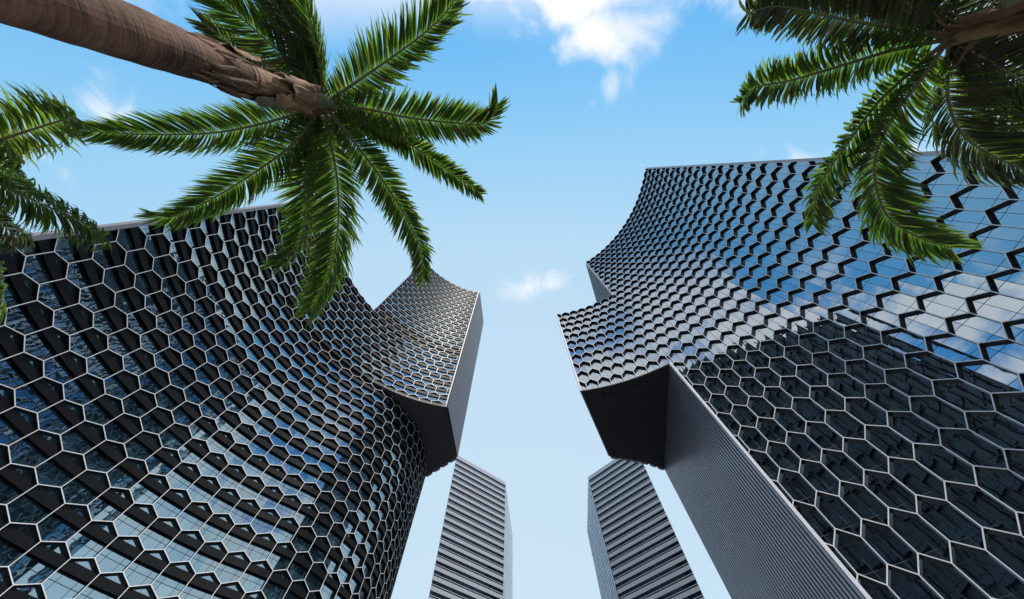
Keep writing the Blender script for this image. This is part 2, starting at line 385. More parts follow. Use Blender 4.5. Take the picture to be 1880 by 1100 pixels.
# ------------------------------------------------------------------ ground
def mk_ground():
    m = mat('pavement', (.10, .098, .092), .85)
    NN, LL, b = nd(m); t = NN.new('ShaderNodeTexCoord'); br = NN.new('ShaderNodeTexBrick'); LL.new(t.outputs['Object'], br.inputs['Vector'])
    br.inputs['Scale'].default_value = 1.0; br.inputs['Brick Width'].default_value = 1.2; br.inputs['Row Height'].default_value = .6; br.inputs['Mortar Size'].default_value = .01
    br.inputs['Color1'].default_value = (.10, .097, .092, 1); br.inputs['Color2'].default_value = (.125, .12, .115, 1); br.inputs['Mortar'].default_value = (.03, .03, .03, 1)
    LL.new(br.outputs[0], b.inputs['Base Color'])
    g = MB(); g.poly([(-1500, -1500, 0), (1500, -1500, 0), (1500, 1500, 0), (-1500, 1500, 0)])
    tag(g.build('ground', vary(mat('asphalt', (.06, .06, .06), .9), .2, .2)), kind='structure')
    p = MB(); ring_ = [(-10 + 46 * math.cos(a) * 1.1, 12 + 46 * math.sin(a)) for a in np.linspace(0, 2 * math.pi, 64, endpoint=False)]
    p.poly([(x, y, .004) for x, y in ring_]); tag(p.build('plaza', m), kind='structure')
mk_ground()
# ------------------------------------------------------------------ office tower on the right
def office_tower():
    root = empty('office_tower', (72, 40, 0))
    tag(root, 'curved tower on the right with a block cantilevered over its ribbed grey wall', 'tower')
    root.location = (0, 0, 0)
    cx, cy, RR = 9.5, -2.5, 58.0
    aS = lambda s: s / RR
    cv = Curve(arc(cx, cy, RR, aS(-1.2), aS(82.0), 300)); cv.side = -1     # tangent ccw, left normal points to the centre
    o = 1.2                                                                 # s on curve = s_old + o
    H, HM, HB = 166.0, 116.7, 68.3
    sE1, sE2, sE3 = -.55 + o, 56.8 + o, 81.5 + o
    D = .78
    W, P_, SIDE = 3.375, 4.59, 3.0
    S0 = 51.07 + o - W / 2; Z0 = 28.08 + CAMZ
    z = CAMZ
    # cells that cross the block's root line stay whole between its soffit and its roof
    whole = lambda P: min(p[1] for p in P) >= HB + z and (P and max(p[1] for p in P) <= HM + z + 2.5)
    full = hexcells(cv, S0, W, Z0, P_, SIDE, [(sE1, sE3, 0.3, H + z, False)])
    cells = []; blk = []
    for (P, c, zc_) in full:
        a0, a1 = min(p[0] for p in P), max(p[0] for p in P)
        if a1 <= sE2: cells.append((P, c, zc_)); continue
        if whole(P) and zc_ <= HM + z: blk.append((P, c, zc_)); continue
        if a0 < sE2:
            Q = clean(clip_poly(P, 1, 0, sE2))
            if len(Q) > 2 and area(Q) > .35: cells.append((Q, c, zc_))
        Q = clip_poly(P, -1, 0, -sE2); Q = clip_poly(Q, 0, -1, -(HB + z)) if Q else Q
        if Q and zc_ <= HM + z:
            Q = clean(Q)
            if len(Q) > 2 and area(Q) > .35: blk.append((Q, c, zc_))
    G = glass('blue_facade_glass', W / 2, P_, S0, Z0 + SIDE / 2, (.80, .91, 1.0), 5.6, (.006, .011, .018), wob=.003, tilt=.004, line=.075, hl=(0.0, 1 - SIDE / P_))
    facade(root, [(cv, cells, D), (cv, blk, D)], [M_white, M_revealB, M_fin], [G, M_louvre], .062)
    # core volumes
    gl = lambda s0, s1, n=40: [cv.at(s0 + (s1 - s0) * i / n, D + .08)[:2] for i in range(n + 1)]
    E4 = cv.at(sE2, 0); E3 = cv.at(sE3, 0)
    Bk = (47.8, 84.8); Bt = (29.9, 79.4); far_ = [(88, 92), (120, 45), (118, 2)]
    lo = gl(sE1, sE2) + [Bk] + far_
    mid = gl(sE1, sE3) + [Bt] + [(36.5, 80.6), (42.5, 82.3), (47.8, 84.8)] + far_
    top = gl(sE1, sE2) + [(52.5, 74.6), (60, 95)] + far_
    b = MB(); prism(b, lo, 0, HB + z - .02, 0, 1, 2); b.build('lower_wall', [M_body, M_roof, M_soffit], root)
    b = MB(); prism(b, mid, HB + z, HM + z, 0, 1, 2); b.build('middle_wall', [M_body, M_roof, M_soffit], root)
    b = MB(); prism(b, top, HM + z + .01, H + z, 0, 1, 2); b.build('upper_wall', [M_body, M_roof, M_soffit], root)
    # soffit sheet under the block, out to the frame line, with panel joints and a row of downlights
    sf = MB(); F = [cv.at(sE2 + (sE3 - sE2) * i / 16, .0)[:2] for i in range(17)]
    sp = F + [Bt, (36.5, 80.6), (42.5, 82.3), Bk]
    prism(sf, sp, HB + z - .32, HB + z - .03, 0); so_ = sf.build('soffit', [M_soffit], root)
    jb = MB()
    for i in range(1, 9):
        t = i / 9; a = np.array(cv.at(sE2 + (sE3 - sE2) * t, .3)[:2]); c = np.array(Bk) * (1 - t) + np.array(Bt) * t
        d = (c - a) / np.hypot(*(c - a)); n = np.array([-d[1], d[0]]) * .035
        q = [a - n, c - n, c + n, a + n]; zz = HB + z - .335
        jb.poly([(*p, zz) for p in reversed(q)])
    for i in range(1, 8):
        t = i / 8; a = np.array(E4[:2]) * (1 - t) + np.array(Bk) * t; c = np.array(E3[:2]) * (1 - t) + np.array(Bt) * t
        d = (c - a) / np.hypot(*(c - a)); n = np.array([-d[1], d[0]]) * .035
        jb.poly([(*p, HB + z - .345) for p in reversed([a - n, c - n, c + n, a + n])])
    jb.build('panel_joint', [M_joint], so_)
    for i in range(7):
        c = np.array(cv.at(sE2 + 2.2 + i * 2.75, 2.6)[:2]); dl = MB(); zz = HB + z - .36
        pts = [(c[0] + .3 * math.cos(k * math.pi / 6), c[1] + .3 * math.sin(k * math.pi / 6)) for k in range(12)]
        prism(dl, pts, zz - .06, zz + .06); dl.build('downlight', [M_joint], so_)
    # ribbed return walls
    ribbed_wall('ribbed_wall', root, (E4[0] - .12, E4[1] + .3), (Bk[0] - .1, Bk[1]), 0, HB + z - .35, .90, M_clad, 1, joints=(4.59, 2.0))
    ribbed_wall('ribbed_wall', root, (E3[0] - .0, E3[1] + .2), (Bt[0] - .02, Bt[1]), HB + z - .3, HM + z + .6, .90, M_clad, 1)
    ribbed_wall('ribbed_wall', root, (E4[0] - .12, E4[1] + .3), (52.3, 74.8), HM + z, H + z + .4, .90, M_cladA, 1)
    # pale edge trims
    def trim(s, z0, z1, wdt, d0=-.08, d1=.75, m=M_trim):
        t = MB(); strip_box(t, cv, s, s + wdt, z0, z1, d0, d1, 9); return t.build('edge_trim', [m], root)
    trim(sE1 - .55, 0, H + z + .9, .55); trim(sE2 + .003, 0, HB + z - .05, .42, m=M_white); trim(sE3 - .05, HB + z - .2, HM + z + .3, .40)
    trim(sE2 + .003, HM + z + .5, H + z + .4, .3)
    # scalloped lower fringe of the rear facade showing past the soffit
    fr = MB()
    pts = [Bt, (36.5, 80.6), (42.5, 82.3), Bk]
    for i in range(3):
        a, c = np.array(pts[i]), np.array(pts[i + 1]); l = np.hypot(*(c - a)); t = (c - a) / l; n = np.array([-t[1], t[0]])
        if n[1] < 0: n = -n
        for k in range(2):
            u0 = k * l / 2; u1 = u0 + l / 2; um = (u0 + u1) / 2
            q = [a + t * u0, a + t * (u0 + .2 * (u1 - u0)) + n * .75, a + t * (u0 + .8 * (u1 - u0)) + n * .75, a + t * u1]
            prism(fr, [tuple(x) for x in reversed(q)], HB + z - .3, HB + z + 4)
    fr.build('rear_fringe', [M_trim], root)
office_tower()
# ------------------------------------------------------------------ residential tower on the left
def residential_tower():
    root = empty('residential_tower')
    tag(root, 'curved tower on the left with white hexagon frames over black floor ledges', 'tower')
    cx, cy, RR = -12.0, 19.5, 54.8
    a0, aE = R(192.5), R(101.0); aD = R(127.0)
    up = Curve(arc(cx, cy, RR, a0, aE, 300)); up.side = 1        # tangent clockwise: left normal points away from the centre
    P0 = arc(cx, cy, RR, a0, aD, 200)
    tail = catmull([P0[-12], P0[-1], (-41.4, 66.9), (-38.6, 70.8), (-35.9, 75.7), (-33.7, 80.6), (-32.3, 85.8), (-31.6, 91.4), (-31.7, 97.0), (-32.9, 106), (-36.5, 116), (-43, 126), (-52, 134)])
    lo = Curve(P0 + tail[1:]); lo.side = 1
    z = CAMZ; H, H1, HB = 194.0, 115.6, 83.0
    sf = lambda ang: RR * (a0 - ang)
    sN, sC = sf(R(144.6)), sf(aE); sD = sf(aD)
    W, P_, SIDE = 4.08, 3.71, 2.76
    # old arc co-ordinate s = RR * angle measured from +X: side lines at 152.96 on the row centred 27.13
    S0 = sf(152.96 / RR) - W / 2; Z0 = 27.13 + z
    G = glass('teal_facade_glass', W / 2, P_, S0 + W * .25, Z0 - .6, (.64, .86, .97), 4.3, (.030, .072, .098), wob=.008, tilt=.004, line=.07, hl=(0.0,))
    D, DT = .78, .42
    base = hexcells(lo, S0, W, Z0, P_, SIDE, [(.6, lo.s[-1] - .2, .3, H + z, False)])
    c_left = []; c_mid = []; c_right = []
    for (P, c, zc_) in base:
        a0_, a1_ = min(p[0] for p in P), max(p[0] for p in P)
        if c >= sD:
            Q = clean(clip_poly(P, 0, 1, HB + z - .05) or [])
            if len(Q) > 2 and area(Q) > .35: c_right.append((Q, c, zc_))
        elif a1_ <= sN or zc_ + P_ / 2 <= H1 + z:
            if zc_ <= H1 + z: c_left.append((P, c, zc_))
        else:
            Q = P if a0_ >= sN else clean(clip_poly(P, -1, 0, -sN) or [])
            if len(Q) > 2 and area(Q) > .35: c_mid.append((Q, c, zc_))
    for (P, c, zc_) in hexcells(up, S0, W, Z0, P_, SIDE, [(.6, sC, HB + z, H + z, False)]):
        if c >= sD: c_mid.append((P, c, zc_))
    facade(root, [(lo, c_left, D), (lo, c_right, D), (up, c_mid, DT + .15)], [M_white, M_reveal, M_beam], [G, M_louvre], .052,
           louvre=lambda c, zz: abs(zz - H1 - z - 3.9) < 3.8 or (abs(zz - HB - z) < 1.9 and c > sN - 22))
    # floor ledges: one per storey
    r = -7
    while True:
        zc_ = Z0 + r * P_; z0, z1 = zc_ + .28, zc_ + 1.30; r += 1
        if z0 < 1: continue
        if z0 > H + z: break
        mb = MB()
        if z1 < HB + z:
            strip_box(mb, lo, .3, lo.s[-1] - .3, z0, z1, .20, D + .02, 2.04, (1, 0, 0)); 
        elif z1 < H1 + z + .5:
            strip_box(mb, lo, .3, sD, z0, z1, .20, D + .02, 2.04, (1, 0, 0))
            strip_box(mb, up, sD, sC - .3, z0, z1, .20, DT + .17, 2.04, (1, 0, 0))
        else:
            strip_box(mb, up, sN + .3, sC - .3, z0, z1, .20, DT + .17, 2.04, (1, 0, 0))
        mb.build('floor_ledge', [M_slab, M_beam], root)
    # core volumes
    pl = lambda cv, s0, s1, off, n: [cv.at(s0 + (s1 - s0) * i / n, off)[:2] for i in range(n + 1)]
    CR = (-22.3, 73.3); BR = (-20.6, 97.0); BB = (-33.5, 107)
    far_ = [(-95, 140), (-125, 100), (-125, 24)]
    b = MB(); prism(b, list(reversed(pl(lo, .1, lo.s[-1] - .3, D + .12, 150) + [(-70, 140)] + far_)), 0, HB + z - .02, 0, 1, 2); b.build('lower_wall', [M_body, M_roof, M_soffit], root)
    b = MB(); prism(b, list(reversed(pl(up, .1, sC - .05, D + .12, 90) + [BR, BB, (-60, 135)] + far_)), HB + z, H1 + z, 0, 1, 2); b.build('middle_wall', [M_body, M_roof, M_soffit], root)
    b = MB(); prism(b, list(reversed(pl(up, sN + .05, sC - .05, D + .12, 60) + [BR, BB, (-60, 118), (-84, 84)])), H1 + z + .01, H + z, 0, 1, 2); b.build('upper_wall', [M_body, M_roof, M_soffit], root)
    # soffit
    s_ = MB(); F = pl(up, sD - 3, sC, .05, 20) + [BR, BB, (-60, 120)]
    prism(s_, list(reversed(F)), HB + z - .3, HB + z - .03); so_ = s_.build('soffit', [M_soffitA], root)
    jb = MB()
    for i in range(1, 10):
        t = i / 10; a = np.array(up.at(sC, .1)[:2]) * (1 - t) + np.array(BR) * t; d = np.array((-.82, .57)) if i > 4 else np.array((-.93, .2)); d = d / np.hypot(*d); c = a + d * 18; n = np.array([-d[1], d[0]]) * .03
        jb.poly([(*p, HB + z - .315) for p in reversed([a - n, c - n, c + n, a + n])])
        jb.poly([(*p, HB + z - .315) for p in ([a - n, c - n, c + n, a + n])])
    jb.build('panel_joint', [M_joint], so_)
    # ribbed side wall of the block
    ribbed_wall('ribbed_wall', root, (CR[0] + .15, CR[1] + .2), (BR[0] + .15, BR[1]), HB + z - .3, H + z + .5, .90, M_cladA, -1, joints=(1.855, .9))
    def trim(cv, s, z0, z1, wdt, m=M_trim):
        t = MB(); strip_box(t, cv, s, s + wdt, z0, z1, -.08, 1.1, 9); return t.build('edge_trim', [m], root)
    trim(up, -.95, 0, H1 + z + 1, 1.65, M_mauve)
    trim(up, sC - .45, HB + z - .2, H + z + .5, .45, M_trim)
    trim(up, sN - .02, H1 + z + 1, H + z + .4, .12, M_trim)
    # rear fringe past the soffit
    fr = MB(); a, c = np.array(BR), np.array(BB); l = np.hypot(*(c - a)); t = (c - a) / l; n = np.array([t[1], -t[0]])
    if n[1] < 0: n = -n
    for k in range(4):
        u0 = k * l / 4; u1 = u0 + l / 4
        q = [a + t * u0, a + t * (u0 + .2 * (u1 - u0)) + n * .8, a + t * (u0 + .8 * (u1 - u0)) + n * .8, a + t * u1]
        prism(fr, [tuple(x) for x in q], HB + z - .3, HB + z + 4)
    fr.build('rear_fringe', [M_trim], root)
    # two thin steel cables strung across the upper left part of the facade
    for (sa, za, sb, zb) in ((1, 45.3 + z, 42, 52 + z), (1, 43.2 + z, 30, 47.3 + z)):
        cb = MB(); n = 24; rows = []
        for i in range(n + 1):
            t = i / n; p = Vector(lo.at(sa + (sb - sa) * t, -.35, za + (zb - za) * t))
            rows.append([tuple(p + Vector((0, .02 * math.cos(k * math.pi / 2), .02 * math.sin(k * math.pi / 2)))) for k in range(4)])
        grid(cb, rows, closed=True); cb.build('facade_cable', [M_beam], root)
residential_tower()
# ------------------------------------------------------------------ two striped towers beyond
def striped_tower(A, B, Cc, Dd, H, label, side_glass, vert, seed):
    """A-B front, B-C and A-D sides (plan points at the corners)"""
    root = empty('striped_tower')
    tag(root, label, 'skyscraper', 'pair of striped towers far beyond the plaza')
    M_band = vary(mat('striped_tower_panel', (.40, .42, .46), .5), .15, .07)
    NN, LL, b = nd(M_band)
    A, B, Cc, Dd = [np.array(p, float) for p in (A, B, Cc, Dd)]
    c = (A + B + Cc + Dd) / 4
    pitch = 3.93; z1 = H + CAMZ
    G = glass('dark_blue_strip_glass_%d' % seed, 1.5, pitch, 0, 0, (.35, .6, .9), 1.5, (.004, .012, .024), wob=.004, tilt=.010, line=.10, hl=(), spec=.22)
    core = MB(); sh = lambda p: p + (c - p) * .012
    prism(core, [tuple(sh(p)) for p in (A, B, Cc, Dd)], 0, z1 - .5, 0, 1); core.build('core', [M_body, M_roof], root)
    # front face: floors of panel band, dark glass, thin rail, dark gap
    l = np.hypot(*(B - A)); t = (B - A) / l; n = np.array([t[1], -t[0]])
    if n @ (A - c) < 0: n = -n
    P = lambda a, o, zz: (*(A + t * a + n * o), zz)
    gb = MB(); gb.poly([P(0, -.05, 0), P(l, -.05, 0), P(l, -.05, z1 - 1), P(0, -.05, z1 - 1)], 0, [(0, 0), (l, 0), (l, z1 - 1), (0, z1 - 1)])
    gb.build('strip_window', [G], root)
    def slab(name, za, zb, o=0.0, m=M_band, joints=False):
        q = MB(); q.box8([P(0, -.3, za), P(l, -.3, za), P(l, o, za), P(0, o, za), P(0, -.3, zb), P(l, -.3, zb), P(l, o, zb), P(0, o, zb)])
        ob = q.build(name, [m], root)
        if joints:
            j = MB(); k = 3.0
            while k < l - 1:
                j.box8([P(k, -.1, za + .02), P(k + .06, -.1, za + .02), P(k + .06, o + .01, za + .02), P(k, o + .01, za + .02), P(k, -.1, zb - .02), P(k + .06, -.1, zb - .02), P(k + .06, o + .01, zb - .02), P(k, o + .01, zb - .02)]); k += 6.0
            j.build('joint', [M_jt], ob)
        return ob
    M_jt = mat('grey_joint', (.28, .27, .29), .7)
    slab('parapet', z1 - 2.6, z1)
    zz = z1 - 2.6; i = 0
    while zz > 3:
        slab('sill_rail', zz - 1.72, zz - 1.46, .0)
        slab('panel_band', zz - pitch, zz - 2.25, 0, joints=True)
        zz -= pitch; i += 1
    # side faces
    for (p, q) in ((B, Cc), (A, Dd)):
        l2 = np.hypot(*(q - p)); t2 = (q - p) / l2; n2 = np.array([t2[1], -t2[0]])
        if n2 @ (p - c) < 0: n2 = -n2
        Q = lambda a, o, zz: (*(p + t2 * a + n2 * o), zz)
        s = MB(); s.poly([Q(.1, .02, 0), Q(l2, .02, 0), Q(l2, .02, z1), Q(.1, .02, z1)], 0, [(0, 0), (l2, 0), (l2, z1), (0, z1)])
        s.build('side_glazing', [side_glass], root)
        if vert:
            f = MB(); a = 1.0
            while a < l2 - .5:
                f.box8([Q(a, 0, 0), Q(a + .5, 0, 0), Q(a + .5, .25, 0), Q(a, .25, 0), Q(a, 0, z1), Q(a + .5, 0, z1), Q(a + .5, .25, z1), Q(a, .25, z1)]); a += 5.2
            f.build('fins', [M_trim], root)
    return root
GS1 = glass('pale_side_glass', 1.5, 3.93, 0, 0, (.95, .97, 1), 4.5, (.30, .31, .32), wob=.001, tilt=.0015, line=.10, hl=())
GS2 = glass('blue_side_glass', 1.5, 3.93, 0, 0, (.80, .90, 1), 2.2, (.20, .38, .58), wob=.001, tilt=.0015, line=.10, hl=())
striped_tower((-37.6, 176.8), (-4.7, 203.3), (.45, 263.6), (-40, 240), 153, 'horizontally striped grey tower standing behind the left curved tower', GS1, False, 1)
striped_tower((54.1, 198.1), (82.6, 168.2), (100, 230), (58.8, 256.9), 153, 'horizontally striped grey tower standing behind the right tower\'s cantilevered block', GS2, True, 2)
# ------------------------------------------------------------------ the block behind the camera, which only the right tower's glass shows
def rear_block():
    root = empty('office_block'); tag(root, 'dark slab block that shows only as a reflection in the right tower\'s glass', 'building')
    H = 268; b = MB(); prism(b, [(-172, -170), (-32, -170), (-32, -128), (-172, -126)], 0, H, 0, 1)
    b.build('wall', [vary(mat('dark_block_wall', (.014, .018, .024), .4), .1, .4), M_roof], root)
    x = -170.0
    while x < -34:
        q = MB(); q.box8([(x, -126, 0), (x + .8, -126, 0), (x + .8, -125.2, 0), (x, -125.2, 0), (x, -126, H + 2), (x + .8, -126, H + 2), (x + .8, -125.2, H + 2), (x, -125.2, H + 2)])
        q.build('pier', [M_beam], root); x += 9
    for k in range(16):
        z0 = 14 + k * 16; q = MB(); q.poly([(-170, -125.7, z0), (-34, -125.7, z0), (-34, -125.7, z0 + 7), (-170, -125.7, z0 + 7)], 0, [(0, z0), (136, z0), (136, z0 + 7), (0, z0 + 7)])
        q.build('window_strip', [G_block], root)
G_block = glass('block_glass', 3, 8, 0, 0, (.8, .9, 1), 1.5, (.012, .024, .032), wob=.002, tilt=.002, line=.3)
rear_block()
# ------------------------------------------------------------------ palms
def leaf_mat(name, base, trans, tr=.45):
    m = mat(name, base, .42, 0, .5); NN, LL, b = nd(m); outn = [n for n in NN if n.type == 'OUTPUT_MATERIAL'][0]
    t = NN.new('ShaderNodeTexCoord'); no = NN.new('ShaderNodeTexNoise'); LL.new(t.outputs['Object'], no.inputs['Vector']); no.inputs['Scale'].default_value = 2.2; no.inputs['Detail'].default_value = 4
    rp = NN.new('ShaderNodeMapRange'); LL.new(no.outputs[0], rp.inputs[0]); rp.inputs[1].default_value = .3; rp.inputs[2].default_value = .7
    mx = NN.new('ShaderNodeMix'); mx.data_type = 'RGBA'; LL.new(rp.outputs[0], mx.inputs[0])
    mx.inputs[6].default_value = tuple(c * .6 for c in base) + (1,); mx.inputs[7].default_value = tuple(c * 1.5 for c in base) + (1,)
    LL.new(mx.outputs[2], b.inputs['Base Color'])
    tl = NN.new('ShaderNodeBsdfTranslucent'); tl.inputs[0].default_value = (*trans, 1)
    ms = NN.new('ShaderNodeMixShader'); ms.inputs[0].default_value = tr
    LL.new(b.outputs[0], ms.inputs[1]); LL.new(tl.outputs[0], ms.inputs[2]); LL.new(ms.outputs[0], outn.inputs[0]); return m
M_leaf = [leaf_mat('palm_leaf_green', (.052, .092, .024), (.19, .36, .04)),
          leaf_mat('palm_leaf_fresh', (.08, .13, .025), (.30, .46, .05), .5),
          leaf_mat('palm_leaf_olive', (.055, .065, .03), (.12, .18, .05), .35),
          leaf_mat('palm_leaf_dry', (.16, .11, .05), (.2, .13, .05), .3)]
M_rachis = mat('rachis', (.20, .20, .11), .4)
M_petiole = vary(mat('petiole', (.13, .12, .06), .5), 6, .3)
M_fibre = vary(mat('dry_fibre', (.20, .12, .07), .85), 9, .45)
def bark(name, c0, c1, ringscale):
    m = mat(name, c0, .85); NN, LL, b = nd(m); uv = NN.new('ShaderNodeUVMap')
    mp_ = NN.new('ShaderNodeMapping'); LL.new(uv.outputs[0], mp_.inputs[0]); mp_.inputs['Scale'].default_value = (1.2, ringscale, 1)
    no = NN.new('ShaderNodeTexNoise'); LL.new(mp_.outputs[0], no.inputs['Vector']); no.inputs['Scale'].default_value = 1; no.inputs['Detail'].default_value = 8; no.inputs['Roughness'].default_value = .6; no.inputs['Distortion'].default_value = .4
    n2_ = NN.new('ShaderNodeTexNoise'); LL.new(uv.outputs[0], n2_.inputs['Vector']); n2_.inputs['Scale'].default_value = 3; n2_.inputs['Detail'].default_value = 6
    n3_ = NN.new('ShaderNodeTexNoise'); LL.new(uv.outputs[0], n3_.inputs['Vector']); n3_.inputs['Scale'].default_value = .9; n3_.inputs['Detail'].default_value = 5; n3_.inputs['Distortion'].default_value = 1.2
    f = mth(NN, LL, 'MULTIPLY_ADD', n2_.outputs[0], .45, mth(NN, LL, 'MULTIPLY', no.outputs[0], .65))
    f = mth(NN, LL, 'MULTIPLY_ADD', mth(NN, LL, 'SUBTRACT', n3_.outputs[0], .4), .7, f)
    rp = NN.new('ShaderNodeMapRange'); LL.new(f, rp.inputs[0]); rp.inputs[1].default_value = .48; rp.inputs[2].default_value = .82
    mx = NN.new('ShaderNodeMix'); mx.data_type = 'RGBA'; LL.new(rp.outputs[0], mx.inputs[0]); mx.inputs[6].default_value = (*c0, 1); mx.inputs[7].default_value = (*c1, 1)
    LL.new(mx.outputs[2], b.inputs['Base Color'])
    bp = NN.new('ShaderNodeBump'); bp.inputs['Strength'].default_value = .8; bp.inputs['Distance'].default_value = .03; LL.new(f, bp.inputs['Height']); LL.new(bp.outputs[0], b.inputs['Normal'])
    return m
M_bark = bark('ringed_bark', (.05, .022, .012), (.30, .145, .09), 30)
M_shaft = bark('peeling_crownshaft', (.22, .12, .06), (.62, .40, .25), 3)
M_sheath = bark('green_sheath', (.12, .13, .07), (.32, .30, .20), 2)
def tube(mb, pts, rads, n=8, m=0, flat=1.0, vs=0.0):
    rows = []; pts = [Vector(p) for p in pts]; ref = Vector((0, 0, 1)); uvl = [0]
    for i in range(1, len(pts)): uvl.append(uvl[-1] + (pts[i] - pts[i - 1]).length)
    for i, p in enumerate(pts):
        t = (pts[min(i + 1, len(pts) - 1)] - pts[max(i - 1, 0)]).normalized()
        a = t.cross(ref)
        if a.length < .05: a = t.cross(Vector((1, 0, 0)))
        a.normalize(); b_ = a.cross(t).normalized()
        rows.append([tuple(p + a * rads[i] * math.cos(k * 2 * math.pi / n) + b_ * rads[i] * flat * math.sin(k * 2 * math.pi / n)) for k in range(n)])
    grid(mb, rows, m, True, True, lambda i, j: (j / n * 2.0, uvl[i] + vs))
def path3(pix, hz):
    """frond axis through sight lines at given heights above the camera"""
    o = []
    for (x, y), h in zip(pix, hz):
        q = px2q(x, y); o.append((q[0] * h, q[1] * h, h + CAMZ))
    return o
def smooth_path(P, n):
    P = [tuple(2 * np.array(P[0]) - np.array(P[1]))] + list(P) + [tuple(2 * np.array(P[-1]) - np.array(P[-2]))]
    c = np.array(catmull(P, 16)); d = np.concatenate([[0], np.cumsum(np.linalg.norm(c[1:] - c[:-1], axis=1))])
    s = np.linspace(0, d[-1], n); return [Vector([np.interp(v, d, c[:, k]) for k in range(3)]) for v in s], d[-1]
def frond(root, pix, hz, llen, seed, roll=0.0, dens=1.0, mi=None, bare=.05, wdt=.044, droop=.6, base_r=.035):
    rnd = random.Random(seed); llen *= 1.36
    P, length = smooth_path(path3(pix, hz), 90)
    # rachis
    mb = MB(); tube(mb, P[::3] + [P[-1]], [base_r * (1 - .86 * (i / 30) ** .7) + .003 for i in range(len(P[::3]) + 1)], 6, 0, .7)
    ra = mb.build('frond', [M_rachis], root)
    lf = MB(); npair = int(length / .0205 * dens)
    mi0 = mi if mi is not None else 0
    for sgn in (-1, 1):
        clump = 0
        for k in range(npair):
            t = bare + (1 - bare) * (k + rnd.uniform(-.35, .35)) / npair
            t = min(max(t, bare), .995); fi = t * (len(P) - 1); i0 = int(fi); f = fi - i0; i1 = min(i0 + 1, len(P) - 1)
            p = P[i0].lerp(P[i1], f); T = (P[min(i0 + 3, len(P) - 1)] - P[max(i0 - 3, 0)]).normalized()
            side = T.cross(Vector((0, 0, 1)))
            if side.length < .15: side = T.cross(Vector((.3, 1, 0)))
            side.normalize(); Nn = side.cross(T).normalized()
            rr = roll + .25 * math.sin(t * 3 + seed)
            side = (side * math.cos(rr) + Nn * math.sin(rr)); Nn = side.cross(T).normalized()
            side = side * sgn
            prof = min(1.0, .45 + 2.2 * (t - bare)) * (1 - .5 * max(0, (t - .6) / .4) ** 1.8)
            ll = llen * prof * rnd.uniform(.78, 1.1)
            ang = R(20 + 34 * t + rnd.uniform(-6, 6)); lift = rnd.gauss(-.10, .13)
            d0 = (side * math.cos(ang) + T * math.sin(ang) + Nn * lift).normalized()
            dr = droop * rnd.uniform(.5, 1.5)
            pts = []; cur = p.copy(); dd = d0.copy(); ns = 4
            for j in range(ns + 1):
                pts.append(cur.copy()); cur = cur + dd * (ll / ns)
                dd = (dd + Vector((0, 0, -1)) * dr * (.25 + .25 * j) + T * .05).normalized()
            wv = wdt * rnd.uniform(.8, 1.15) * (.6 + .4 * prof)
            # blade turns about its own axis
            wdir0 = (T * math.cos(ang) - side * math.sin(ang)); tw = rnd.gauss(.15 * sgn, .28)
            prof_w = (.35, .95, 1.0, .62, .04); mm = mi0
            q = rnd.random()
            if q < .16: mm = 1
            elif q < .30: mm = 2
            elif q < .33: mm = 3
            prev = None
            for j in range(ns + 1):
                dj = (pts[min(j + 1, ns)] - pts[max(j - 1, 0)]).normalized()
                wd_ = (wdir0 - dj * wdir0.dot(dj)).normalized(); nn = dj.cross(wd_)
                wd_ = wd_ * math.cos(tw) + nn * math.sin(tw)
                h = wv * prof_w[j] / 2; row = (pts[j] - wd_ * h, pts[j] + wd_ * h)
                if prev: lf.poly([prev[0], prev[1], row[1], row[0]], mm, None, True)
                prev = row
    lf.build('leaflets', M_leaf, ra)
    return ra
